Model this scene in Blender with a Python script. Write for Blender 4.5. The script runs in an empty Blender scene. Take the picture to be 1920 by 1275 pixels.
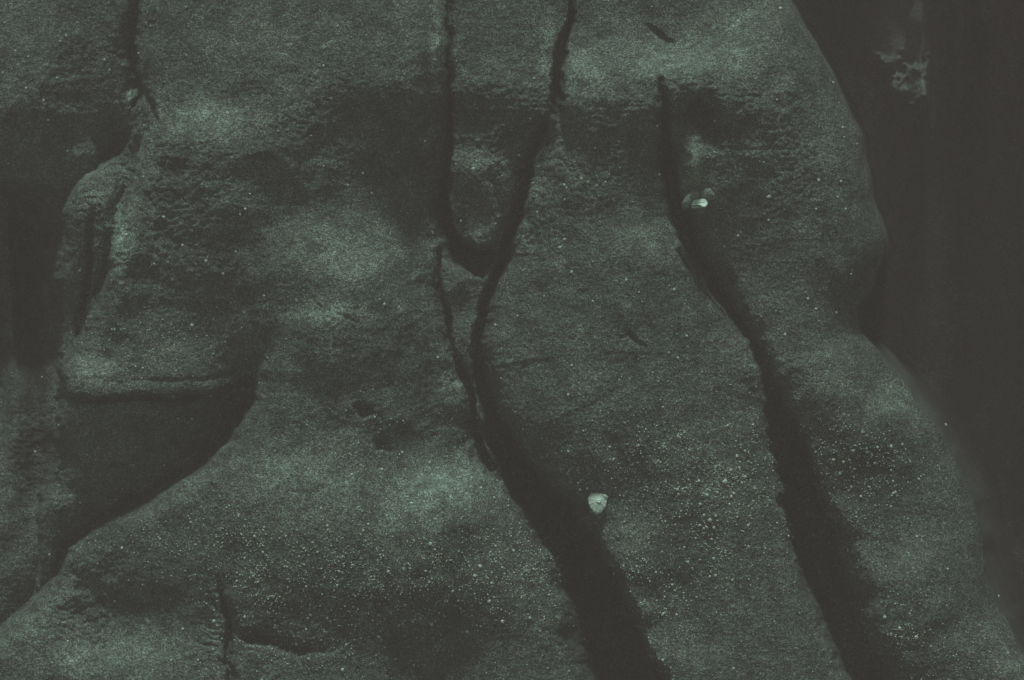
import bpy, math, random
import numpy as np
from mathutils import Vector, Matrix

C = bpy.context.scene
LINK = C.collection.objects.link
random.seed(11)
rng = np.random.default_rng(7)

# ------------------------------------------------------------------ camera, sky, sun, exposure
DIST, EYE = 3.5, 1.40                      # metres to the rock face, eye height
cam_data = bpy.data.cameras.new('camera')
cam_data.sensor_width = 36.0
cam_data.lens = 36.0 * DIST / 1.92         # 1.92 m of rock across the frame
cam_data.clip_start, cam_data.clip_end = 0.05, 200.0
cam = bpy.data.objects.new('camera', cam_data)
cam.location = (0.0, -DIST, EYE)
cam.rotation_euler = (math.radians(90), 0, 0)
LINK(cam)
C.camera = cam

SUN_EL, SUN_AZ = math.radians(72), math.radians(184)    # azimuth clockwise from +Y (north): behind the camera, a little to the left
world = bpy.data.worlds.new('World'); C.world = world
world.use_nodes = True
wn = world.node_tree; wn.nodes.clear()
w_out = wn.nodes.new('ShaderNodeOutputWorld')
w_bg = wn.nodes.new('ShaderNodeBackground'); w_bg.inputs['Strength'].default_value = 0.05
sky = wn.nodes.new('ShaderNodeTexSky'); sky.sky_type = 'NISHITA'; sky.sun_disc = False
sky.sun_elevation = SUN_EL; sky.sun_rotation = SUN_AZ
sky.air_density = 1.0; sky.dust_density = 4.0; sky.ozone_density = 1.0
hsv = wn.nodes.new('ShaderNodeHueSaturation'); hsv.inputs['Saturation'].default_value = 0.25   # overcast: grey rather than blue
wn.links.new(sky.outputs[0], hsv.inputs['Color'])
wn.links.new(hsv.outputs[0], w_bg.inputs['Color'])
wn.links.new(w_bg.outputs[0], w_out.inputs['Surface'])

sun_data = bpy.data.lights.new('sun', 'SUN')
sun_data.energy = 5.0; sun_data.angle = math.radians(9); sun_data.color = (1.0, 0.97, 0.92)
sun = bpy.data.objects.new('sun', sun_data)
sd = Vector((math.sin(SUN_AZ) * math.cos(SUN_EL), math.cos(SUN_AZ) * math.cos(SUN_EL), math.sin(SUN_EL)))
sun.rotation_euler = sd.to_track_quat('Z', 'Y').to_euler()
sun.location = (2, -4, 6)
LINK(sun)

vs = C.view_settings
vs.view_transform = 'Standard'; vs.look = 'None'; vs.gamma = 1.0; vs.use_curve_mapping = False
vs.exposure = -0.86
VEIL_DENSITY, VEIL_COLOR = 0.055, (0.95, 0.895, 0.845)  # even scattering volume added to lift the blacks
try:
    C.cycles.volume_step_rate = 1.0
except Exception:
    pass

# ------------------------------------------------------------------ small helpers
def tag(o, label=None, cat=None, group=None, kind=None):
    if label: o['label'] = label
    if cat: o['category'] = cat
    if group: o['group'] = group
    if kind: o['kind'] = kind
    return o

def link(name, me, parent=None):
    o = bpy.data.objects.new(name, me); LINK(o)
    if parent: o.parent = parent
    return o

def mesh_from(name, verts, faces, mat, smooth=True):
    me = bpy.data.meshes.new(name)
    me.from_pydata([tuple(v) for v in verts], [], faces)
    me.materials.append(mat)
    if smooth:
        me.polygons.foreach_set('use_smooth', [True] * len(me.polygons))
    me.update()
    return me

# ------------------------------------------------------------------ numpy noise
_perm = np.concatenate([rng.permutation(512)] * 2)
_gx = np.cos(np.arange(512) * 2.399963); _gy = np.sin(np.arange(512) * 2.399963)
def perlin(x, y):
    xi = np.floor(x).astype(np.int64); yi = np.floor(y).astype(np.int64)
    xf = x - xi; yf = y - yi
    u = xf * xf * xf * (xf * (xf * 6 - 15) + 10); v = yf * yf * yf * (yf * (yf * 6 - 15) + 10)
    def g(a, b, fx, fy):
        h = _perm[(_perm[(xi + a) & 511] + yi + b) & 511]
        return _gx[h] * fx + _gy[h] * fy
    n00 = g(0, 0, xf, yf); n10 = g(1, 0, xf - 1, yf); n01 = g(0, 1, xf, yf - 1); n11 = g(1, 1, xf - 1, yf - 1)
    a = n00 + u * (n10 - n00); b = n01 + u * (n11 - n01)
    return 1.5 * (a + v * (b - a))
def smooth01(t):
    t = np.clip(t, 0, 1); return t * t * (3 - 2 * t)
def gauss(x, y, cx, cy, rx, ry, ang=0.0):
    dx, dy = x - cx, y - cy
    if ang:
        c, s = math.cos(math.radians(ang)), math.sin(math.radians(ang))
        dx, dy = c * dx + s * dy, -s * dx + c * dy
    return np.exp(-(dx / rx) ** 2 - (dy / ry) ** 2)
def blobs(x, y, lst):
    o = np.zeros_like(x)
    for b in lst:
        o += b[4] * gauss(x, y, *b[:4], *(b[5:6]))
    return o

# ------------------------------------------------------------------ the rock face: relief over a map in millimetres (x right, y down)
def polyline(x, y, pts, reach):
    """distance, side (-1 left / +1 right of the run of the line) and interpolated extra values of the nearest point on a polyline"""
    P = np.array(pts, float); ne = P.shape[1] - 2
    sel = np.where((x > P[:, 0].min() - reach) & (x < P[:, 0].max() + reach) & (y > P[:, 1].min() - reach) & (y < P[:, 1].max() + reach))[0]
    xs, ys = x[sel], y[sel]
    best = np.full(xs.shape, 1e18); bc = np.zeros_like(xs); side = np.ones_like(xs); ex = np.zeros((ne,) + xs.shape)
    for a, b in zip(P[:-1], P[1:]):
        dx, dy = b[0] - a[0], b[1] - a[1]; L2 = dx * dx + dy * dy
        t = np.clip(((xs - a[0]) * dx + (ys - a[1]) * dy) / L2, 0, 1)
        px, py = xs - a[0] - t * dx, ys - a[1] - t * dy
        d2 = px * px + py * py
        cr = (px * dy - py * dx) / math.sqrt(L2)
        m = (d2 < best - 1e-6) | ((np.abs(d2 - best) <= 1e-6) & (np.abs(cr) > bc))
        best = np.where(m, d2, best); bc = np.where(m, np.abs(cr), bc)
        side = np.where(m, np.where(cr > 0, 1.0, -1.0), side)   # +1: to the right for a line running down the map
        for k in range(ne):
            ex[k] = np.where(m, a[2 + k] + t * (b[2 + k] - a[2 + k]), ex[k])
    return sel, np.sqrt(best), side, ex

# each gully: points (x, y, half width of its floor, depth), then shoulder widths left and right of it
GULLIES = [
    # long crack left of the wedge stone
    ([(843,-300,2,30,4,22),(841,-40,2,32,4,22),(840,60,2,34,4,24),(841,150,3,42,8,22),(846,230,3,60,34,9),(842,300,3,70,50,5),(838,380,5,85,50,5),(844,440,7,105,34,8),(868,480,9,110,14,12),(890,508,12,70,14,14)], 46, 26),
    # thin crack running on below it
    ([(826,470,2,18),(822,540,2.5,28),(843,590,3,32),(848,650,3.5,32),(868,690,4,36),(884,730,4,40),(890,790,5,46),(905,850,6,50),(935,890,8,55)], 34, 9),
    # crack right of the wedge stone, opening into the big gully
    ([(1085,-300,3,40,5,15),(1076,-40,3,45,5,15),(1066,40,4,50,5,16),(1049,100,6,60,6,14),(1043,170,7,62,10,18),(1046,215,4,40,14,18),(1056,256,2,14,12,16)], 12, 16),
    ([(1030,215,2,10,12,10),(1016,250,4,40,24,8),(1000,290,2,50,48,6),(988,350,3,65,60,5),(968,420,3,70,48,8),(944,485,5,75,14,18),(914,556,5,55,10,30),(894,630,4,46,10,42),(894,690,6,56,10,46),(912,760,8,90,14,50),(942,840,16,150,22,40),(1003,930,24,220,26,34),(1075,1020,27,280,36,26),(1112,1090,31,300,48,20),(1152,1180,36,300,60,20),(1186,1275,44,300,66,20),(1240,1450,60,300,66,24),(1300,1700,80,260,60,24)], 66, 46),
    # floor of the bowl below the wedge stone
    ([(862,470,9,105),(892,488,11,110),(920,478,7,95)], 44, 22),
    # gully between the two right hand buttresses
    ([(1236,150,3,10,14,20),(1243,200,3,32,24,30),(1250,260,6,70,30,14),(1259,330,9,85,26,16),(1270,400,9,85,18,34),(1294,462,8,75,8,60),(1332,530,7,65,7,64),(1372,590,5,50,7,58),(1410,640,4,42,9,52),(1434,700,6,46,12,54),(1452,770,13,80,14,40),(1482,860,26,170,12,24),(1506,950,27,220,16,34),(1530,1050,26,200,18,60),(1568,1150,24,160,22,74),(1604,1230,22,130,22,70),(1640,1310,24,130,22,60),(1800,1500,50,190,26,34),(1900,1700,60,180,26,34)], 26, 60),
    # crack between the back wall and the left buttress
    ([(270,-300,3,30),(262,-20,3,34),(251,60,4,40),(250,120,4,40),(256,165,4,30),(282,196,3,20),(292,226,2,8)], 40, 12),
    ([(250,196,3,25),(262,180,5,30)], 15, 12),
    # slots between the slabs on the far left
    ([(176,390,1,6),(173,430,2,22),(170,500,3,26),(163,570,3,24),(148,610,4,18)], 24, 9),
    ([(232,360,1,4),(214,400,2,10),(204,450,2,14),(196,510,2,20),(180,570,3,22),(150,630,3,18)], 20, 8),
    # vertical split in the lower left foot
    ([(414,1085,2,6),(413,1110,2,14),(419,1140,3,26),(428,1180,4,32),(431,1275,4,34),(440,1400,5,34)], 12, 34),
    # bedding joint below the nose of the left buttress
    ([(118,745,3,14),(180,746,4,18),(280,744,4,16),(400,738,4,14),(470,716,6,20)], 9, 6),
    ([(140,712,1,2),(260,716,1,3),(400,708,1,4),(470,690,3,9)], 22, 16),
    ([(125,800,1,2),(250,806,2,5),(380,800,2,4)], 16, 12),
    # short grooves
    ([(1212,48,2,5),(1238,66,6,16),(1262,84,3,7)], 10, 10),
    ([(1176,620,2,3),(1190,636,4,8),(1206,648,2,3)], 10, 8),
    ([(440,1192,4,12),(500,1200,6,24),(560,1216,5,18),(610,1222,2,6)], 30, 22),
    ([(842,925,1,2),(838,950,2,4),(836,1000,2,3)], 8, 8),
    ([(600,585,1,2),(640,592,2,3),(670,604,1,2)], 7, 7),
    ([(590,560,1,2),(602,580,2,4)], 6, 6),
    ([(1270,470,2,10),(1330,560,2,10),(1390,630,1,3)], 12, 20),
]
# pits and pocks: x, y, rx, ry, depth mm
PITS = [(680,768,16,14,22),(718,836,18,10,18),(396,913,8,6,9),(1312,222,44,50,36),(1335,262,24,22,14),(326,316,26,18,15),
        (1128,72,16,10,4),(1100,78,12,8,3),(880,720,14,10,4),(1088,548,5,5,3),(160,1090,22,26,18),(185,1120,14,22,10),(140,1075,9,9,6),
        (150,1150,12,14,6),(430,440,20,12,7),(310,440,22,26,9),(250,500,26,20,3),(900,240,30,12,6),(960,255,22,10,5),(1110,270,24,14,7),
        (490,1195,34,15,12),(590,1212,40,10,7),(1000,450,18,20,7),(600,478,7,9,4),(590,542,9,8,3),(1245,75,14,9,4),(1180,632,12,8,4),
        (1500,800,22,22,6),(1300,480,20,16,8)]
# facets: where the face leans back (+, catches the light from above) or hangs over (-): x, y, rx, ry, slope
FACETS = [(650,470,120,60,.55),(600,585,70,26,.5),(560,640,90,40,.15),(540,880,150,60,.42),(820,915,78,50,1.05),(680,960,120,50,.2),
          (390,225,85,42,.6),(450,80,90,40,.2),(720,60,140,60,.12),(1290,118,115,48,.95),(1100,130,46,50,.55),(1400,50,90,60,.4),
          (940,135,70,34,.35),(890,292,40,22,.5),(890,430,36,24,.6),(1210,440,80,50,.35),(1680,745,90,50,.5),(1550,680,80,44,.35),(1700,1060,90,60,.45),
          (1170,1010,60,70,.35),(1260,1210,90,60,.35),(1350,800,120,60,.2),(230,1225,120,46,.55),(165,690,60,40,.65),(110,935,36,24,.5),(330,680,120,40,.25),
          (1180,80,90,60,.25),(60,60,80,60,.3),(140,290,110,60,.4),(235,420,34,60,.4),(185,340,46,34,.5),(1560,250,50,60,.2),(1120,720,160,60,.15),(600,760,120,30,.2),(1450,560,90,60,.15),
          (720,205,110,36,-.5),(560,310,160,40,-.3),(770,300,60,90,-.5),(400,560,130,60,-.3),(560,785,170,26,-.25),(960,250,80,36,-.4),
          (800,1180,220,60,-.4),(560,1120,120,40,-.25),(280,1110,130,46,-.45),(1620,850,90,40,-.3),(1480,330,120,60,-.1),(60,380,80,50,-.6),(1000,640,60,60,-.15),
          (300,850,150,70,-.3),(1330,620,60,60,-.1),(420,440,100,60,-.25),(60,850,60,110,-.3)]
# rough, honeycombed rock: x, y, rx, ry, amount
ROUGH = [(330,420,150,150,.8),(680,230,260,90,.8),(940,230,110,90,.9),(1140,290,130,90,.8),(1330,200,150,90,.9),(260,320,90,110,.6),(150,1120,80,110,1.2),(300,1230,160,70,.5),
         (880,400,90,70,.6),(1480,300,120,120,.5),(90,160,120,120,.6),(190,420,60,150,.9),(160,690,60,50,.7),(260,850,150,80,.8),(60,860,60,120,.7),(60,560,60,120,.7),(1000,420,60,90,.6),(620,560,90,80,.3),(410,1190,30,90,.8),(1700,130,90,120,.7),(600,1200,160,60,.5),(1460,740,60,90,.6)]

EDGE_R = [(1150,-600),(1330,-250),(1440,-60),(1474,0),(1530,80),(1582,180),(1612,260),(1628,330),(1652,430),(1660,480),(1641,540),(1606,575),(1616,620),(1650,662),(1702,730),(1752,792),(1790,860),(1826,940),(1850,1050),(1876,1150),(1925,1225),(2000,1300),(2200,1500),(2500,1800)]
EDGE_F = [(-600,1620),(-80,1262),(0,1192),(88,1112),(120,1078),(136,1032),(170,1006),(222,974),(300,930),(380,882),(440,822),(478,762),(490,690),(520,620),(560,520)]
EDGE_L = [(330,-200),(270,180),(252,262),(238,288),(150,350),(119,400),(124,440),(108,520),(120,590),(119,650),(120,700),(124,745),(112,800),(112,860),(86,930),(80,980),(84,1060),(70,1140)]

ROLL = 2.0
def relief(x, y):
    """how far the rock stands out (mm) of the plane through the middle of the face"""
    x = np.asarray(x, float); y = np.asarray(y, float)
    wx = x + 5 * perlin(x / 60, y / 60 + 7) + 3.5 * perlin(x / 19 + 3, y / 19) + 1.6 * perlin(x / 8, y / 8 + 3)
    wy = y + 5 * perlin(x / 60 + 40, y / 60) + 2.5 * perlin(x / 19, y / 19 + 9)
    D = 0.06 * (y - 640) + 0.00005 * np.clip(y - 900, 0, 9e9) ** 2
    # the broad swell of each buttress
    D += blobs(x, y, [(640,420,200,560,30),(1180,600,150,700,34),(1480,500,150,600,30),(720,1080,300,320,22)])
    D += 12 * perlin(x / 330, y / 330 + 2) + 4 * perlin(x / 150 + 5, y / 150)
    # facets
    fxw = x + 24 * perlin(x / 110 + 11, y / 90 + 4) + 8 * perlin(x / 42 + 1, y / 38 + 14)
    fyw = y + 20 * perlin(x / 120 + 31, y / 80 + 24) + 7 * perlin(x / 40 + 51, y / 36 + 44)
    for cx, cy, rx, ry, s in FACETS:
        s = s * (2.0 if s > 0 else 1.05)
        t = (fyw - cy) / ry
        D += s * ry * 0.8 * gauss(fxw, fyw, cx, cy, rx, 5.0 * ry) * np.tanh(t * 1.1)
    # left back wall stands behind the left buttress
    sel, d, side, ex = polyline(wx, wy, EDGE_L, 700)
    xl = np.interp(wy, [p[1] for p in EDGE_L], [p[0] for p in EDGE_L])
    m = wx[sel] < xl[sel]
    dep = np.interp(wy[sel], [-300, 200, 285, 350, 420, 640, 760, 900, 1000, 1140], [25, 40, 50, 90, 150, 150, 110, 70, 40, 25]) * smooth01((1190 - wy[sel]) / 80)
    D[sel] -= np.where(m, 0.22 * np.exp(-d / 200) + smooth01(d / 13) * (0.25 + 0.75 * np.exp(-d / 260)), 0.0) * dep
    D[sel] -= np.where(m, 0, 0.22 * np.clip(1 - d / 40, 0, 1) ** 2) * dep
    # the slabs on the far left stand behind the main ridge
    RIDGE = [(304,185),(264,290),(240,390),(214,470),(201,520),(170,600),(140,660),(120,705)]
    sel, d, side, ex = polyline(wx, wy, RIDGE, 200)
    xr = np.interp(wy[sel], [p[1] for p in RIDGE], [p[0] for p in RIDGE])
    wgt = smooth01((wy[sel] - 190) / 120) * smooth01((712 - wy[sel]) / 60)
    D[sel] -= np.where(wx[sel] < xr, 26 + 42 * smooth01(d / 12) * np.exp(-d / 150), 26 * np.clip(1 - d / 40, 0, 1) ** 2) * wgt
    # dark hollow far left below the brow of the back wall
    D -= 150 * (1 + 0.5 * perlin(x / 45, y / 300 + 3)) * smooth01((118 - wx) / 60) * smooth01((wy - 335) / 40) * smooth01((1150 - wy) / 720)
    # wall under the nose of the left buttress, behind the front foot
    sel, d, side, ex = polyline(wx, wy, EDGE_F, 900)
    xf = np.interp(wx, [p[0] for p in EDGE_F], [p[1] for p in EDGE_F])
    m = (wy[sel] < xf[sel])
    ff = smooth01((wy[sel] - 600) / 130)
    joint = smooth01((wy[sel] + 6 * perlin(x[sel] / 50, y[sel] / 50) - 736) / 9) * smooth01((wx[sel] - 96) / 30)
    back = (40 + 50 * smooth01(d / 14)) * np.exp(-d / 75) * ff + 62 * smooth01(d / 12) * np.exp(-d / 900) * joint * (0.4 + 0.6 * smooth01((wx[sel] - 150) / 280))
    D[sel] -= np.where(m, back, 40 * np.clip(1 - d / 46, 0, 1) ** 2 * ff)
    # wall hanging under the bedding joint is set back
    D -= 4 * smooth01((wy - 738) / 10) * smooth01((1000 - wy) / 160) * smooth01((500 - wx) / 40) * smooth01((wx - 60) / 60)
    # right hand cleft
    rx_, ry_ = x + 7 * perlin(x / 70, y / 70 + 17), y + 7 * perlin(x / 70 + 47, y / 70)
    sel, d, side, ex = polyline(rx_, ry_, EDGE_R, 2500)
    yy = ry_[sel]
    soft = 7 + 20 * smooth01((yy - 560) / 240)
    m = rx_[sel] > np.interp(yy, [p[1] for p in EDGE_R], [p[0] for p in EDGE_R])
    dep = 900 - 200 * smooth01((yy - 900) / 500)
    cut = np.where(m, 120 + dep * (0.3 * smooth01(d / 6) + 0.7 * (1 - np.clip(1 - d / (soft * 1.9 + 2), 0, 1) ** 2)), 0)
    cut += np.where(m, 0.0, (50 * np.clip(1 - d / 70, 0, 1) ** 2 + 70 * np.exp(-d / 130)) )
    D[sel] -= cut
    # apron at the foot of the right buttress, seen in the cleft
    D += 30 * gauss(x, y, 1690, 640, 60, 60, 40) + 120 * gauss(x, y, 1960, 1260, 90, 90)
    # ribs in the back of the cleft
    qx = x + 16 * perlin(x / 26 + 3, y / 26) + 5 * perlin(x / 9, y / 9 + 31); qy = y + 14 * perlin(x / 24 + 13, y / 28 + 5) + 5 * perlin(x / 9 + 7, y / 9)
    rib = smooth01((qx - 1640 - 0.34 * (qy - 120)) / 34) * smooth01((1745 - x) / 9) * smooth01((qy - 124 + 0.5 * (qx - 1690)) / 16) * smooth01((285 - qy) / 120)
    rib = np.maximum(rib, 0.95 * np.exp(-((qx - 1662) / 22) ** 4 - ((qy - 112) / 15) ** 4))
    D += 60 * smooth01((x - 1640) / 60) * smooth01((330 - y) / 120) * (np.sin(x / 17 + 1.5 * perlin(x / 60, y / 110)) + 0.8 * perlin(x / 26, y / 60))
    D += rib * (360 + 0.7 * (y - 100) + 14 * perlin(x / 17, y / 22 + 2) + 7 * perlin(x / 7, y / 9 + 2))
    D += 420 * np.exp(-((wx - 1803) / 14) ** 2) * smooth01((240 - wy) / 60) + 520 * np.exp(-((wx - 1850) / 22) ** 2) * smooth01((90 - wy) / 60)
    D += 260 * smooth01((wx - 1880) / 60) * smooth01((420 - wy) / 80) * smooth01((wy - 270) / 40)
    D += 1050 * smooth01((wx - 2000) / 160)  # unseen rock mass added right of the frame to darken the cleft
    # gullies
    G = np.zeros_like(D)
    for gi, (pts, sl, sr) in enumerate(GULLIES):
        sel, d, side, ex = polyline(wx, wy, pts, 420 if len(pts) > 8 else max(sl, sr) + 90)
        ys_, sg = wy[sel], side * 3.0
        vary = 1 + 0.42 * perlin(ys_ / 83 + gi * 7.3, sg + gi) + 0.16 * perlin(ys_ / 33 + gi * 3.1, sg + 9.4)
        ex[0] = ex[0] * (1 + (vary - 1) * np.clip(22 / (ex[0] + 8), 0.25, 1.3))
        ex[1] = ex[1] * (1 + 0.25 * perlin(ys_ / 70 + gi * 5.7, 0.5 + 0 * ys_))
        sh = (0.4 + 0.6 * vary) * (np.where(side < 0, ex[2], ex[3]) if len(ex) > 2 else np.where(side < 0, sl, sr)) * (0.6 + 0.4 * np.clip(ex[1] / 150, 0, 1.6))
        t = np.clip((d - ex[0]) / sh, 0, 1)
        if len(pts) > 8 and ex[1].size:            # the buttresses round off towards the long gullies
            D[sel] -= ROLL * 0.55 * ex[1] / (1 + ex[1] / 160) * np.exp(-d / 95)
        G[sel] = np.maximum(G[sel], ex[1] * np.where(d < ex[0], 1.0 + 0.15 * (1 - (d / np.maximum(ex[0], .1)) ** 2), (1 - t) ** 2.4))
    D -= G
    # pits
    pxw = wx + 9 * perlin(x / 15 + 61, y / 15); pyw = wy + 7 * perlin(x / 15, y / 15 + 81)
    for cx, cy, rx, ry, dep in PITS:
        D -= dep * np.exp(-(((pxw - cx) / rx) ** 2 + ((pyw - cy) / ry) ** 2) ** 1.5)
    # lit stone sliver above the broken shell, wedge stone swell
    D += 44 * gauss(x, y, 1303, 308, 15, 38) + 6 * gauss(x, y, 1294, 282, 8, 8) + 22 * gauss(x, y, 905, 340, 60, 110) - 10 * gauss(x, y, 930, 360, 10, 60, -20)
    # grain, from hand sized lumps down to grit
    R = 0.25 + 0.75 * blobs(x, y, ROUGH)
    D += 3.2 * R * perlin(x / 46 + 2, y / 40) + 2.4 * R * perlin(x / 23, y / 19 + 5)
    rid = 1 - np.abs(perlin(x / 27 + 8, y / 20 + 3)) * 2
    D -= 5.5 * np.clip(R - 0.3, 0, 1.2) * np.clip(rid, 0, 1) ** 3
    D += 1.5 * (0.4 + R) * perlin(x / 11 + 1, y / 9) + 0.8 * (0.6 + R) * perlin(x / 5.3, y / 4.6 + 2)
    # unseen overhang added above the frame to shade the cleft, gapped over its ribs
    D += (620 - 620 * np.exp(-((wx - 1710) / 75) ** 2) - 300 * np.exp(-((wx - 1850) / 60) ** 2)) * smooth01((wx - 1440) / 110) * smooth01((-30 - wy) / 120)
    # above the frame the rock runs back to its top
    D -= 900 * np.clip((-250 - y) / 900, 0, 1) ** 1.5
    return D

def place(x, y, D):
    """map millimetres + relief -> world metres"""
    k = (DIST - D / 1000.0) / DIST
    return (x - 960) / 1000.0 * k, -D / 1000.0, EYE - (y - 637.5) / 1000.0 * k

def axis(lo, a, b, hi, step):
    fine = list(np.arange(a, b + step, step))
    s, up = step, []
    v = fine[-1]
    while v < hi:
        s *= 1.12; v += s; up.append(v)
    s, dn = step, []
    v = fine[0]
    while v > lo:
        s *= 1.12; v -= s; dn.append(v)
    return np.array(dn[::-1] + fine + up)

STEP = 2.0
ax = axis(-1700, -30, 1950, 3600, STEP)
ay = axis(-1250, -30, 1305, 1840, STEP)
GX, GY = np.meshgrid(ax, ay)
nx, ny = len(ax), len(ay)
fx, fy = GX.ravel(), GY.ravel()
RD = relief(fx, fy)
PX, PY, PZ = place(fx, fy, RD)
VERT = np.stack([PX, PY, PZ], 1)

# algae film, with shade painted in hollow, undercut, pit and cleft: 0 clean, 1 dark
STAIN_SHADE = np.clip(blobs(fx, fy, [(740,215,120,44,.5),(560,330,180,60,.22),(790,300,30,120,.4),(960,250,80,50,.35),(1120,290,70,30,.15),(1316,220,46,46,1.3),(390,840,90,80,.5),(60,500,90,130,.5),(350,340,70,40,.5),
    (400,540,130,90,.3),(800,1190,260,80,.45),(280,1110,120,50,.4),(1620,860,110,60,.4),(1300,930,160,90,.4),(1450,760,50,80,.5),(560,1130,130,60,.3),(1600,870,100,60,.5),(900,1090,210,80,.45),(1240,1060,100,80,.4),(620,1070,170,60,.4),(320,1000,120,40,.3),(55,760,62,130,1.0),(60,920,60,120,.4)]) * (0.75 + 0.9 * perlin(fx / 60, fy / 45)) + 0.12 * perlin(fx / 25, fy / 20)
    + 1.0 * smooth01((fx - np.interp(fy, [p[1] for p in EDGE_R], [p[0] for p in EDGE_R]) - 6 + 34 * smooth01((fy - 600) / 120)) / (40 + 40 * smooth01((fy - 600) / 120))) * (0.9 + 0.5 * perlin(fx / 80, fy / 120)) * (1 - np.clip(0.45 * smooth01((fx - 1600) / 80) * smooth01((380 - fy) / 200) + .42 * gauss(fx, fy, 1690, 140, 75, 110) + .8 * gauss(fx, fy, 1803, 130, 16, 90) + .8 * gauss(fx, fy, 1855, 40, 30, 50) + .8 * gauss(fx, fy, 1910, 310, 24, 50), 0, 1)), 0, 1)  # cleft shade put into the colour, eased off over the lit ribs
LIT_PAINT = np.clip(blobs(fx, fy, [(818,55,7,40,1),(813,110,7,40,1),(1030,50,9,50,.6),(1020,120,12,40,.6),(862,718,12,9,.9),(985,430,8,18,.7),(600,585,50,14,.5),(1303,305,15,44,1.2),(1008,330,10,50,.4),(218,465,14,60,.9),(240,180,5,12,.9),(405,1180,8,80,.5),(820,918,78,46,.95),(650,470,105,62,.55),(600,585,60,25,.4),(540,880,125,50,.45),(390,225,85,42,.55),(1290,115,115,46,.75),(1100,130,40,45,.55),(890,292,34,18,.4),(890,430,32,20,.5),(1680,745,75,40,.45),(1550,690,60,36,.3),(170,690,42,30,.5),(235,430,20,80,.4),(720,990,110,40,.3),(1170,1010,60,60,.35),(230,1225,120,44,.55),(110,935,30,20,.4),(1400,40,70,50,.35),(1220,440,60,40,.3),(185,335,50,30,.4),(272,300,18,70,.4),(380,902,70,14,.35,-32),(40,1185,70,14,.4,-36),(330,665,90,30,.2)]) * (0.68 + 0.35 * perlin(fx / 14, fy / 11) + 0.3 * perlin(fx / 44 + 3, fy / 36)), 0, 1)  # light painted as paler colour on lit facets, rims and the sliver

# ------------------------------------------------------------------ materials
def nodes(name):
    m = bpy.data.materials.new(name); m.use_nodes = True
    t = m.node_tree
    return m, t, t.nodes['Principled BSDF']
def N(t, typ, **kw):
    n = t.nodes.new(typ)
    for k, v in kw.items():
        if k in n.inputs: n.inputs[k].default_value = v
        else: setattr(n, k, v)
    return n
def noise(t, co, scale, detail=3, rough=0.55):
    n = N(t, 'ShaderNodeTexNoise', Scale=scale, Detail=detail, Roughness=rough)
    t.links.new(co, n.inputs['Vector'])
    return n.outputs['Fac']
def ramp(t, src, stops):
    r = N(t, 'ShaderNodeValToRGB')
    e = r.color_ramp.elements
    while len(e) < len(stops): e.new(0.5)
    for i, (p, c) in enumerate(stops):
        e[i].position = p; e[i].color = (*c, 1) if len(c) == 3 else c
    t.links.new(src, r.inputs['Fac'])
    return r.outputs['Color']
def mix(t, fac, a, b, mode='MIX'):
    n = N(t, 'ShaderNodeMix', data_type='RGBA', blend_type=mode)
    for s, v in ((0, fac), (6, a), (7, b)):
        if hasattr(v, 'is_linked') or hasattr(v, 'links'): t.links.new(v, n.inputs[s])
        else: n.inputs[s].default_value = v
    return n.outputs[2]
def math_n(t, op, a, b=None):
    n = N(t, 'ShaderNodeMath', operation=op)
    for i, v in enumerate((a, b)):
        if v is None: continue
        if hasattr(v, 'links'): t.links.new(v, n.inputs[i])
        else: n.inputs[i].default_value = v
    return n.outputs[0]

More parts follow.
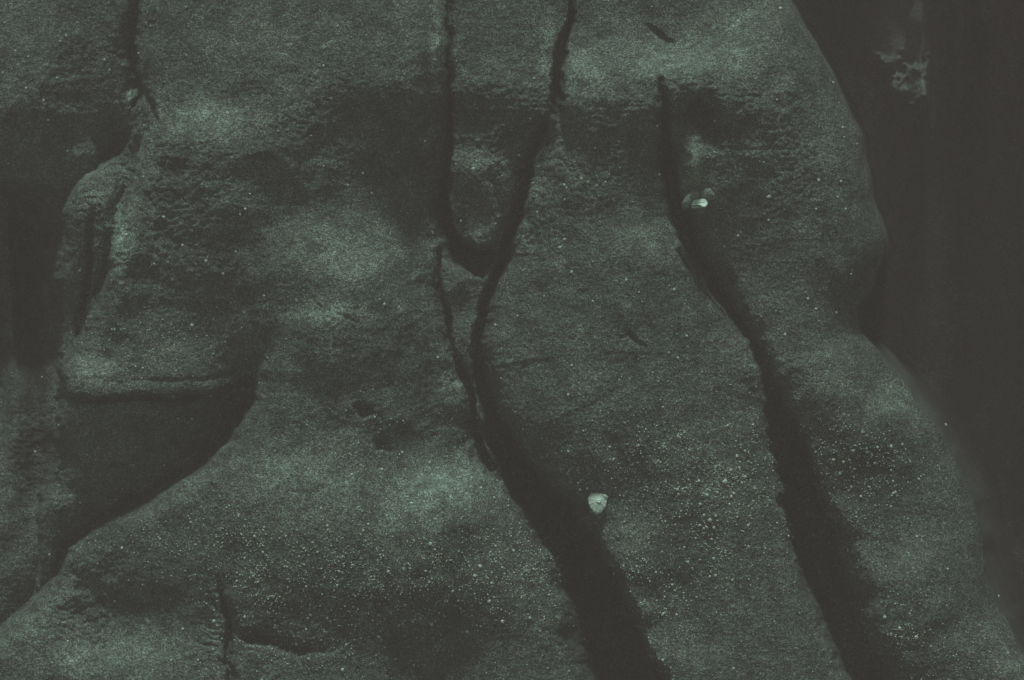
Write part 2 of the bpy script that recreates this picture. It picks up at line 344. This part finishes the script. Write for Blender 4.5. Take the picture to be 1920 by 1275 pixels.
def rock_material():
    m, t, b = nodes('sea_worn_rock')
    co = N(t, 'ShaderNodeTexCoord').outputs['Object']
    grit = noise(t, co, 330, 2, 0.6)
    fine = noise(t, co, 120, 4, 0.65)
    mid = noise(t, co, 28, 4, 0.6)
    big = noise(t, co, 5, 4, 0.6)
    col = ramp(t, big, [(0.30, (0.066, 0.110, 0.090)), (0.70, (0.104, 0.165, 0.137))])
    col = mix(t, 1.0, col, ramp(t, mid, [(0.30, (0.55, 0.55, 0.55)), (0.72, (1.35, 1.35, 1.35))]), 'MULTIPLY')
    col = mix(t, 1.0, col, ramp(t, fine, [(0.34, (0.6, 0.6, 0.6)), (0.70, (1.38, 1.38, 1.38))]), 'MULTIPLY')
    col = mix(t, 1.0, col, ramp(t, grit, [(0.38, (0.32, 0.32, 0.32)), (0.50, (0.85, 0.85, 0.85)), (0.67, (2.2, 2.2, 2.2))]), 'MULTIPLY')
    st = N(t, 'ShaderNodeAttribute', attribute_name='stain_and_shade').outputs['Fac']
    col = mix(t, math_n(t, 'MULTIPLY', st, 0.85), col, mix(t, 1.0, col, (0.28, 0.27, 0.27, 1), 'MULTIPLY'))  # algae film and painted shade darken the rock
    lit_ = N(t, 'ShaderNodeAttribute', attribute_name='painted_light').outputs['Fac']
    col = mix(t, math_n(t, 'MULTIPLY', lit_, 0.8), col, mix(t, 1.0, col, (3.35, 3.4, 3.35, 1), 'MULTIPLY'))  # painted light brightens the rock colour
    # pale quartz grains and shell grit
    vo = N(t, 'ShaderNodeTexVoronoi', Scale=150); t.links.new(co, vo.inputs['Vector'])
    pick = ramp(t, vo.outputs['Color'], [(0.86, (0, 0, 0)), (0.90, (1, 1, 1))])
    dot = ramp(t, vo.outputs['Distance'], [(0.16, (1, 1, 1)), (0.26, (0, 0, 0))])
    col = mix(t, math_n(t, 'MULTIPLY', math_n(t, 'MULTIPLY', pick, dot), 0.8), col, (0.26, 0.42, 0.33, 1))
    t.links.new(col, b.inputs['Base Color'])
    b.inputs['Roughness'].default_value = 0.82
    b.inputs['Specular IOR Level'].default_value = 0.2
    h = math_n(t, 'ADD', math_n(t, 'MULTIPLY', grit, 0.6), fine)
    bp = N(t, 'ShaderNodeBump', Strength=1.0, Distance=0.006)
    t.links.new(h, bp.inputs['Height']); t.links.new(bp.outputs[0], b.inputs['Normal'])
    return m

def shell_material(name, lo, hi, scale=160, rough=0.6, bump=0.0015):
    m, t, b = nodes(name)
    co = N(t, 'ShaderNodeTexCoord').outputs['Object']
    n = noise(t, co, scale, 4, 0.6)
    t.links.new(ramp(t, n, [(0.32, lo), (0.68, hi)]), b.inputs['Base Color'])
    b.inputs['Roughness'].default_value = rough
    b.inputs['Specular IOR Level'].default_value = 0.25
    bp = N(t, 'ShaderNodeBump', Strength=0.7, Distance=bump)
    t.links.new(n, bp.inputs['Height']); t.links.new(bp.outputs[0], b.inputs['Normal'])
    return m

ROCK = rock_material()
BARN = shell_material('barnacle_shell', (0.48, 0.74, 0.61), (0.66, 0.92, 0.79), 300)
YOUNG = shell_material('young_barnacle_shell', (0.26, 0.43, 0.35), (0.58, 0.84, 0.71), 60)
LIMP = shell_material('limpet_shell', (0.36, 0.58, 0.47), (0.58, 0.84, 0.70), 260, 0.55, 0.002)
PALE = shell_material('bare_shell', (0.55, 0.88, 0.70), (0.62, 0.93, 0.76), 200, 0.5, 0.0006)
CRUST = shell_material('crusted_shell', (0.05, 0.085, 0.068), (0.30, 0.47, 0.39), 330, 0.8, 0.006)

# ------------------------------------------------------------------ cut the face into the masses the cracks divide
def curve_x(pts):
    P = sorted(pts, key=lambda p: p[1])
    return lambda y: np.interp(y, [p[1] for p in P], [p[0] for p in P])
g1 = curve_x([(838,-2000),(838,150),(846,230),(840,400),(842,450),(862,485),(890,510),(870,540),(848,600),(850,650),(870,690),(886,730),(890,790),(905,860),(935,890),(1000,930),(1075,1020),(1110,1090),(1150,1180),(1184,1275),(1240,1450),(1300,3000)])
g2 = curve_x([(1085,-2000),(1064,40),(1042,110),(1040,190),(1018,245),(1000,290),(986,350),(966,420),(944,485),(916,556),(892,630),(892,690),(918,760),(946,840),(1000,930),(1075,1020),(1110,1090),(1150,1180),(1184,1275),(1240,1450),(1300,3000)])
g3 = curve_x([(1230,-2000),(1232,60),(1243,200),(1250,260),(1259,330),(1270,400),(1294,462),(1332,530),(1372,590),(1412,640),(1436,690),(1456,780),(1482,860),(1506,950),(1530,1050),(1568,1150),(1604,1230),(1640,1310),(1800,1500),(1900,3000)])
g4 = curve_x(EDGE_R)
gl = curve_x(EDGE_L)
def fy_edge(x):
    P = EDGE_F[:-2]
    return np.interp(x, [p[0] for p in P], [p[1] for p in P], right=-1e4)
cx = 0.25 * (GX[:-1, :-1] + GX[1:, :-1] + GX[:-1, 1:] + GX[1:, 1:]).ravel()
cy = 0.25 * (GY[:-1, :-1] + GY[1:, :-1] + GY[:-1, 1:] + GY[1:, 1:]).ravel()
reg = np.full(cx.shape, 1)
reg[cx > g1(cy)] = 2
reg[cx > np.maximum(g1(cy), g2(cy))] = 3
reg[cx > g3(cy)] = 4
reg[cx > g4(cy)] = 5
left = (cx < gl(cy))
reg[left] = 0
foot = (cx < 520) & (cy > fy_edge(np.minimum(cx, 490)))
under = (cx < 490) & (cy > 744) & ~foot & ~left
reg[under] = 6
reg[foot & (cx < 422 + 0 * cx) & (cy > 900)] = 7

i = np.arange((ny - 1) * (nx - 1)); r, c = i // (nx - 1), i % (nx - 1)
v0 = r * nx + c
QUADS = np.stack([v0, v0 + nx, v0 + nx + 1, v0 + 1], 1)

def rock_piece(name, ids, parent, label):
    q = QUADS[np.isin(reg, ids)]
    used, inv = np.unique(q, return_inverse=True)
    me = bpy.data.meshes.new(name)
    me.vertices.add(len(used)); me.vertices.foreach_set('co', VERT[used].astype(np.float32).ravel())
    me.loops.add(q.size); me.loops.foreach_set('vertex_index', inv.ravel().astype(np.int32))
    me.polygons.add(len(q)); me.polygons.foreach_set('loop_start', (np.arange(len(q)) * 4).astype(np.int32))
    me.polygons.foreach_set('use_smooth', np.ones(len(q), bool))
    at = me.attributes.new('stain_and_shade', 'FLOAT', 'POINT'); at.data.foreach_set('value', STAIN_SHADE[used].astype(np.float32))
    at = me.attributes.new('painted_light', 'FLOAT', 'POINT'); at.data.foreach_set('value', LIT_PAINT[used].astype(np.float32))
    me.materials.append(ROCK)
    me.update(calc_edges=True)
    o = link(name, me, parent)
    o['label'] = label
    return o

face = bpy.data.objects.new('rock_face', None); LINK(face)
tag(face, 'sea worn dark green rock face split by deep gullies', kind='structure')
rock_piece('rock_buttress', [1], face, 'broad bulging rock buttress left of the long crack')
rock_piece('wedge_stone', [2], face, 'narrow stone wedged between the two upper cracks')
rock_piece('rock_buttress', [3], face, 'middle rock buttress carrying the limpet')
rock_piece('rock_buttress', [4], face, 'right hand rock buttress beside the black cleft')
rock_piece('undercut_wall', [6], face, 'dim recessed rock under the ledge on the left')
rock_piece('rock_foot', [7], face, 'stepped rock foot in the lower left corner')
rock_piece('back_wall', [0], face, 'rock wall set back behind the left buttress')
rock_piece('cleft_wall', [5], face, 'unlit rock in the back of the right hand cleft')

# sand at the foot of the rock, out to the horizon
def sand():
    m, t, b = nodes('wet_sand')
    co = N(t, 'ShaderNodeTexCoord').outputs['Object']
    t.links.new(ramp(t, noise(t, co, 3, 5), [(0.3, (0.10, 0.11, 0.09)), (0.7, (0.17, 0.18, 0.15))]), b.inputs['Base Color'])
    b.inputs['Roughness'].default_value = 0.7
    bp = N(t, 'ShaderNodeBump', Strength=0.5, Distance=0.02); t.links.new(noise(t, co, 40, 4), bp.inputs['Height']); t.links.new(bp.outputs[0], b.inputs['Normal'])
    return m
n = 40; S = 30.0
gv = [(-S + 2 * S * a / n, -S + 2 * S * b / n, 0.25 + 0.03 * math.sin(a * 1.7) * math.cos(b * 1.3)) for b in range(n + 1) for a in range(n + 1)]
gf = [(b * (n + 1) + a, b * (n + 1) + a + 1, (b + 1) * (n + 1) + a + 1, (b + 1) * (n + 1) + a) for b in range(n) for a in range(n)]
tag(link('ground', mesh_from('ground', gv, gf, sand())), 'damp sand at the foot of the rock', kind='structure')

# ------------------------------------------------------------------ things that live on the rock
def surf(x, y):
    """world point and outward normal of the rock at map position x, y"""
    e = 4.0
    xs = np.array([x, x + e, x - e, x, x]); ys = np.array([y, y, y, y + e, y - e])
    P = np.stack(place(xs, ys, relief(xs, ys)), 1)
    nrm = np.cross(P[1] - P[2], P[4] - P[3]); nrm /= np.linalg.norm(nrm)
    if nrm[1] > 0: nrm = -nrm
    return P[0], nrm
def surf_many(xs, ys):
    e = 5.0
    A = [np.stack(place(a, b, relief(a, b)), 1) for a, b in ((xs, ys), (xs + e, ys), (xs - e, ys), (xs, ys + e), (xs, ys - e))]
    n_ = np.cross(A[1] - A[2], A[4] - A[3]); n_ /= np.linalg.norm(n_, axis=1)[:, None]
    n_[n_[:, 1] > 0] *= -1
    return A[0], n_
def frame(p, nrm, spin=0.0, size=1.0):
    q = Vector(nrm).to_track_quat('Z', 'Y').to_matrix().to_4x4()
    return Matrix.Translation(Vector(p)) @ q @ Matrix.Rotation(spin, 4, 'Z') @ Matrix.Scale(size, 4)

# limpet: an irregular low cone with a worn apex
def outline(pts, n):
    P = np.array(pts, float); P = np.vstack([P, P[:1]])
    s = np.concatenate([[0], np.cumsum(np.hypot(*np.diff(P, axis=0).T))])
    u = np.linspace(0, s[-1], n, endpoint=False)
    return np.stack([np.interp(u, s, P[:, 0]), np.interp(u, s, P[:, 1])], 1)
def loft(rings, cap=True):
    v = [p for rg in rings for p in rg]; m = len(rings[0]); f = []
    for k in range(len(rings) - 1):
        for a in range(m):
            b = (a + 1) % m
            f.append((k * m + a, k * m + b, (k + 1) * m + b, (k + 1) * m + a))
    if cap: f.append(tuple((len(rings) - 1) * m + a for a in range(m)))
    return v, f

def flat_frame(x, y, lift=0.0, towards=None):
    """local frame on the rock, local x to the right and local y up the face"""
    p, nr = surf(x, y)
    z = Vector(nr)
    if towards: z = (z * 0.6 + Vector(towards)).normalized()
    xx = Vector((1, 0, 0)); xx = (xx - z * xx.dot(z)).normalized(); yy = z.cross(xx)
    M = Matrix((xx, yy, z)).transposed().to_4x4()
    M.translation = Vector(p) + z * lift
    return M

lim = bpy.data.objects.new('limpet', None); LINK(lim)
tag(lim, 'round pale limpet with a white worn apex clinging beside the big gully', 'limpet')
lim.matrix_world = flat_frame(1123, 942, 0.006, (0.05, -0.8, 0.35))
LO = [(385,560),(420,480),(500,410),(620,390),(740,370),(850,410),(910,460),(955,530),(915,590),(895,740),(860,830),(800,890),(750,965),(640,1000),(545,965),(500,905),(450,830),(410,740),(385,650)]
LO = [(1.08 * (a / 15.94 - 43) / 1000, -1.08 * (b / 15.94 - 42) / 1000) for a, b in LO]
ol = outline(LO, 40); ap = np.array([(690 / 15.94 - 43) / 1000, -(665 / 15.94 - 42) / 1000])
rings = [[(a * 0.97, b * 0.97, -0.012) for a, b in ol]]          # skirt let into the rock
for k, t in enumerate(np.linspace(0, 0.86, 10)):
    wob = 1 + 0.035 * np.sin(np.arange(40) * 2.1 + k * 0.2) * (1 - t)
    xy = ap + (ol - ap) * ((1 - t) * wob)[:, None]
    z = 0.0074 * t ** 0.85 + 0.0007 * np.sin(np.arange(40) * 2.1) * (1 - t) + 0.0005 * (k % 2)
    rings.append([(a, b, c_) for (a, b), c_ in zip(xy, np.broadcast_to(z, 40))])
v, f = loft(rings)
link('shell', mesh_from('limpet_shell', v, f, LIMP), lim)
rings = [[(ap[0] + rr * 0.0044 * math.cos(q), ap[1] + rr * 0.0036 * math.sin(q), zz) for q in np.linspace(0, 2 * math.pi, 18, endpoint=False)] for rr, zz in ((1.05, .0048), (1, .0078), (.6, .0086), (.35, .0077), (.1, .0075))]
v, f = loft(rings); o = link('apex', mesh_from('limpet_apex', v, f, PALE), lim); o['label'] = 'white worn ring at the top of the shell'
px = [((a / 15.94 - 43) / 1000, -(b / 15.94 - 42) / 1000) for a, b in ((780,465),(850,440),(905,480),(948,535),(905,575),(850,530))]
o2 = outline(px, 18); cm = o2.mean(0)
rings = [[(*(cm + (o2[j] - cm) * s_), z_ - 0.0005 - 0.0016 * (np.hypot(*((o2[j] - ap) * s_ + 0)) - .012) / .008) for j in range(18)] for s_, z_ in ((1.05, .0012), (1, .0042), (.5, .0048), (.1, .0049))]
v, f = loft(rings); o = link('bare_patch', mesh_from('limpet_patch', v, f, PALE), lim); o['label'] = 'bare white patch at the rim of the shell'

# broken oyster-like shell cemented in the upper gully
sh = bpy.data.objects.new('broken_shell', None); LINK(sh)
tag(sh, 'broken crusted shell with a bright white lip stuck in the upper right gully', 'shell')
p0, n0 = surf(1308, 384)
M0 = Matrix.Identity(4); M0 = Matrix(((1, 0, 0, p0[0]), (0, 0, -1, p0[1] - 0.012), (0, 1, 0, p0[2]), (0, 0, 0, 1)))
sh.matrix_world = M0                       # local x right, y up, z towards the sea
def zz(pts): return [((a / 14.17 + 1240 - 1308) / 1000, -(b / 14.17 + 330 - 384) / 1000) for a, b in pts]
def lump(pts, n, zs, wob, seed, shift=(0, 0), lean=0.0):
    o_ = outline(zz(pts), n); c_ = o_.mean(0); rg = []
    r_ = np.random.default_rng(seed)
    q_ = np.linspace(0, len(zs) - 1, 3 * len(zs) - 2)
    zs = [(np.interp(k, range(len(zs)), [z[0] for z in zs]), np.interp(k, range(len(zs)), [z[1] for z in zs])) for k in q_]
    for s_, z_ in zs:
        jit = 1 + wob * r_.uniform(-1, 1, n)
        rg.append([(c_[0] + (a - c_[0]) * s_ * j + shift[0] * z_, c_[1] + (b - c_[1]) * s_ * j + shift[1] * z_, z_ + lean * (c_[1] - b) * s_ + 0.0009 * (1 + 20 * wob) * r_.uniform(-1, 1)) for (a, b), j in zip(o_, jit)])
    return loft(rg)
v, f = lump([(550,740),(600,600),(700,480),(800,360),(900,335),(1000,400),(1010,560),(940,660),(800,720),(740,820),(640,880),(570,800)], 26, ((1.02, -.03), (1, .004), (.86, .010), (.6, .014), (.25, .016)), 0.05, 1)
link('shell_body', mesh_from('shell_body', v, f, CRUST), sh)
v, f = lump([(1000,420),(1060,350),(1150,300),(1300,320),(1400,440),(1470,560),(1400,640),(1220,690),(1100,650),(1000,600)], 26, ((1.02, -.03), (1, .003), (.85, .009), (.55, .013), (.2, .015)), 0.05, 2)
link('shell_body', mesh_from('shell_body_b', v, f, CRUST), sh)
v, f = lump([(780,780),(800,680),(900,640),(1050,620),(1140,640),(1200,720),(1180,760),(960,780)], 22, ((1.02, -.004), (1, .014), (.85, .019), (.4, .021)), 0.05, 3, lean=0.7)
link('shell_back', mesh_from('shell_back', v, f, LIMP), sh)
v, f = lump([(740,810),(800,785),(900,775),(1050,735),(1190,715),(1192,790),(1110,872),(1040,862),(980,812),(850,802)], 26, ((.96, .010), (1, .018), (.95, .023), (.6, .0245)), 0.02, 4, lean=0.9)
o = link('shell_lip', mesh_from('shell_lip', v, f, PALE), sh); o['label'] = 'bright white broken lip of the shell'
v, f = lump([(780,880),(760,830),(850,812),(980,822),(1040,870)], 16, ((1, .010), (1, .015), (.6, .016)), 0.02, 5)
link('shell_edge', mesh_from('shell_edge', v, f, LIMP), sh)

# barnacles: a ribbed little volcano, copied
def barnacle_mesh(name, n, seed):
    r_ = random.Random(seed); rg = []
    jit = [1 + r_.uniform(-.16, .16) for _ in range(n)]
    for rr, z_ in ((1.0, -.25), (.95, .05), (.72, .7), (.4, .85), (.22, .5)):
        rg.append([(rr * jit[k] * math.cos(2 * math.pi * k / n), rr * jit[k] * math.sin(2 * math.pi * k / n), z_) for k in range(n)])
    v_, f_ = loft(rg)
    return mesh_from(name, v_, f_, BARN)
BMESH = [barnacle_mesh('barnacle', 7, s_) for s_ in range(4)]
# those with a place of their own: x, y, diameter mm
OWN = [(1360,903,9.5,'largest barnacle, a pale oval lump on the middle buttress right of the limpet'),
       (1331,975,8,'round pale barnacle with a hollow top below the largest one'),
       (1376,925,6,'small ring shaped barnacle just below and right of the largest one'),
       (1371,931,6,'dull grey barnacle touching the small ring shaped one'),
       (1463,16,7,'pale oval barnacle on the upper rim of the right buttress'),
       (1562,155,5,'single pale barnacle hanging at the edge of the black cleft'),
       (1472,627,6,'single pale barnacle in the middle of the right buttress'),
       (1050,464,6,'flat white barnacle on the upper middle buttress')]
DOTS = [(124,67,4),(113,77,3),(49,165,4),(82,188,4),(107,146,3),(5,136,3),(260,100,3),(29,95,3),(53,106,3),(196,112,4),(446,82,3),(633,48,3),(270,235,3),(307,407,4),(460,392,4),(450,402,3),(269,331,3),(386,489,5),(418,513,4),(360,610,5),
        (237,440,4),(342,460,4),(442,472,3),(495,554,4),(680,325,4),(697,362,4),(652,347,3),(888,316,5),(855,307,3),(973,291,4),(994,222,3),(1058,347,4),(1062,352,3),(1090,335,4),(1103,341,3),(1232,236,4),(1236,327,4),(1135,341,3),(1116,277,3),
        (1072,510,5),(1174,525,4),(1264,543,4),(1198,548,3),(721,570,4),(711,561,3),(748,576,3),(849,660,4),(821,670,4),(929,609,4),(970,592,3),(1072,685,4),(1441,413,4),(1384,442,4),(1442,369,5),(1535,338,5),(1580,239,4),(1583,257,3),(1530,392,3),(1585,392,4),(1571,369,3),
        (1424,302,3),(1432,304,3),(1457,187,3),(1607,270,3),(1340,227,3),(1515,560,4),(1568,586,4),(1530,579,4),(1773,797,6),(1645,594,3),(1667,636,3),(66,847,4),(393,860,3),(308,872,3),(254,687,3),(330,695,3),(360,785,3),(333,785,3),(268,690,3),(110,797,3),(79,707,3),(395,742,3),
        (754,848,4),(749,852,3),(718,837,3),(703,782,3),(672,830,3),(900,1062,6),(890,1080,5),(917,1127,6),(942,1165,5),(807,1020,5),(1152,1075,5),(1101,916,4),(1088,918,4),(1243,763,4),(1288,630,4),(1271,671,4),(1254,661,3),(1382,855,5),(1485,1007,6),(1478,1005,4),(1597,1132,4),(1567,1125,4),(1585,1132,4),(1687,1178,6),(1718,1195,6),
        (1872,1118,5),(1659,1157,5),(1338,1047,4),(343,1179,4),(401,1164,5),(132,1240,4),(710,1194,4),(1095,1198,4),(642,1256,5),(300,1010,4),(215,1127,4),(1311,902,4),(1326,928,5),(1345,923,4),(1391,905,4),(1397,894,4),(1312,985,4),(1320,966,4),(1342,967,4),(1403,985,4),(1368,945,4),(1600,845,5),(1581,866,5),(1602,879,4),(1640,868,4),(1671,837,5),(1692,833,4),(1617,810,4),(1563,862,5),(1675,925,4),(1596,913,4)]
GRP = 'barnacles scattered over the dark rock'
def where(x, y):
    if x > float(g4(y)): mass = 'right buttress edge'
    elif x < float(gl(y)): mass = 'far left wall'
    elif x < 490 and y > float(fy_edge(x)): mass = 'lower left rock foot' if x < 422 else 'left buttress'
    elif x < 490 and y > 744: mass = 'rock under the left ledge'
    elif x < float(g1(y)): mass = 'left buttress'
    elif x < max(float(g1(y)), float(g2(y))): mass = 'wedge stone between cracks'
    elif x < float(g3(y)): mass = 'middle buttress'
    else: mass = 'right buttress'
    near = ''
    if mass == 'middle buttress' and math.hypot(x - 1122, y - 942) < 110: near = ' close around the limpet'
    elif mass == 'middle buttress' and math.hypot(x - 1350, y - 940) < 75: near = ' close around the largest barnacle'
    elif math.hypot(x - 1308, y - 384) < 130: near = ' near the broken shell'
    level = 'top' if y < 320 else 'upper' if y < 640 else 'lower' if y < 960 else 'lowest'
    return f'pale barnacle on the {level} part of {mass}{near}'
def place_barnacle(x, y, d, label):
    o = bpy.data.objects.new('barnacle', random.choice(BMESH)); LINK(o)
    p, nr = surf(x, y)
    o.matrix_world = frame(p, nr, random.uniform(0, 6.28), d / 2000.0)
    tag(o, label, 'barnacle', GRP)
for x, y, d, lab in OWN: place_barnacle(x, y, d, lab)
DENS = [(1600,860,90,60,1.3),(1620,930,70,90,.6),(1210,1060,70,90,1.0),(1340,920,110,80,1.0),(930,1050,150,80,1.0),(620,1060,180,70,.8),(330,1010,120,40,.7),(1690,1200,90,90,.7),(1250,880,150,60,.7),(480,1060,80,90,.9),(750,1130,220,90,.6),
        (1400,860,60,60,.8),(1240,1200,80,90,.6),(1350,1010,90,90,.6),(260,650,160,70,.35),(1180,800,130,120,.4),(800,900,200,120,.25),(1860,1230,80,60,.4),(560,1230,120,40,.6),(1010,1010,60,100,.5),(1560,1000,50,60,.5)]
def density(x, y):
    return (0.035 + blobs(x, y, DENS)) * np.clip(0.7 + 0.9 * perlin(x / 38, y / 30 + 4), 0.08, 2)
def scatter(n_, seed):
    r_ = np.random.default_rng(seed); X, Y = [], []
    while len(X) < n_:
        a = r_.uniform(-20, 1940, 20000); b = r_.uniform(-20, 1295, 20000)
        k = r_.uniform(0, 2.2, 20000) < density(a, b)
        dark = np.zeros(20000, bool)
        k &= (np.hypot(a - 1122, b - 942) > 20) & (np.hypot(a - 1308, b - 384) > 36)
        k &= ~((a > g4(b) - 12) | ((a < gl(b) + 8) & (b > 330)))
        X += list(a[k]); Y += list(b[k])
    return np.array(X[:n_]), np.array(Y[:n_])
for x, y, d in DOTS: place_barnacle(x, y, d * 1.35, where(x, y))
ex_, ey_ = scatter(300 - len(DOTS) - len(OWN), 3)
for x, y in zip(ex_, ey_): place_barnacle(x, y, random.uniform(4.0, 5.6), where(x, y))

# the thousands of young ones, past counting
NB = 19000
bx, by = scatter(NB, 5)
bp_, bn = surf_many(bx, by)
r_ = np.random.default_rng(9)
rad = (0.58 + 1.35 * r_.random(NB) ** 4) / 1000.0
zv = bn; xv = np.cross(np.array([0.3, 0, 1.0]), zv); xv /= np.linalg.norm(xv, axis=1)[:, None]; yv = np.cross(zv, xv)
vs_, fs_ = [], []
K = 5
ang0 = r_.uniform(0, 6.28, NB)
ring0 = [bp_ + (xv * np.cos(ang0 + 6.283 * k / K)[:, None] * r_.uniform(.8, 1.3, NB)[:, None] + yv * np.sin(ang0 + 6.283 * k / K)[:, None]) * rad[:, None] - zv * 0.0006 for k in range(K)]
ring1 = [bp_ + (xv * np.cos(ang0 + 6.283 * k / K)[:, None] + yv * np.sin(ang0 + 6.283 * k / K)[:, None]) * rad[:, None] * 0.55 + zv * (rad * 0.9)[:, None] for k in range(K)]
V = np.stack(ring0 + ring1, 1).reshape(-1, 3)
base = np.arange(NB) * 2 * K
quads = []
for k in range(K):
    k2 = (k + 1) % K
    quads.append(np.stack([base + k, base + k2, base + K + k2, base + K + k], 1))
quads = np.concatenate(quads)
caps = np.stack([base + K + k for k in range(K)], 1)
me = bpy.data.meshes.new('young_barnacles')
loops = np.concatenate([quads.ravel(), caps.ravel()])
me.vertices.add(len(V)); me.vertices.foreach_set('co', V.astype(np.float32).ravel())
me.loops.add(len(loops)); me.loops.foreach_set('vertex_index', loops.astype(np.int32))
starts = np.concatenate([np.arange(len(quads)) * 4, len(quads) * 4 + np.arange(NB) * K])
me.polygons.add(len(starts)); me.polygons.foreach_set('loop_start', starts.astype(np.int32))
me.materials.append(YOUNG); me.update(calc_edges=True)
tag(link('barnacle_crust', me), 'sprinkling of tiny pale young barnacles over the lower rock', kind='stuff')

# ------------------------------------------------------------------ scattering veil added round the whole scene to lift the blacks
hm = bpy.data.materials.new('black_lift_veil'); hm.use_nodes = True
ht = hm.node_tree; ht.nodes.clear()
ho = ht.nodes.new('ShaderNodeOutputMaterial'); hv = ht.nodes.new('ShaderNodeVolumePrincipled')
hv.inputs['Density'].default_value = VEIL_DENSITY; hv.inputs['Color'].default_value = (*VEIL_COLOR, 1)
hv.inputs['Anisotropy'].default_value = 0.0
ht.links.new(hv.outputs[0], ho.inputs['Volume'])
zt = float(VERT[:, 2].max()) + 0.3
h = 31.0; z0 = -0.8
hv_ = [(a, b, c_) for c_ in (z0, zt) for a, b in ((-h, -h), (h, -h), (h, h), (-h, h))]
hf = [(3, 2, 1, 0), (4, 5, 6, 7), (0, 1, 5, 4), (1, 2, 6, 5), (2, 3, 7, 6), (3, 0, 4, 7)]
tag(link('fade_veil', mesh_from('fade_veil', hv_, hf, hm, False)), 'thin grey veil added in front of the rock to lift its blacks', kind='stuff')
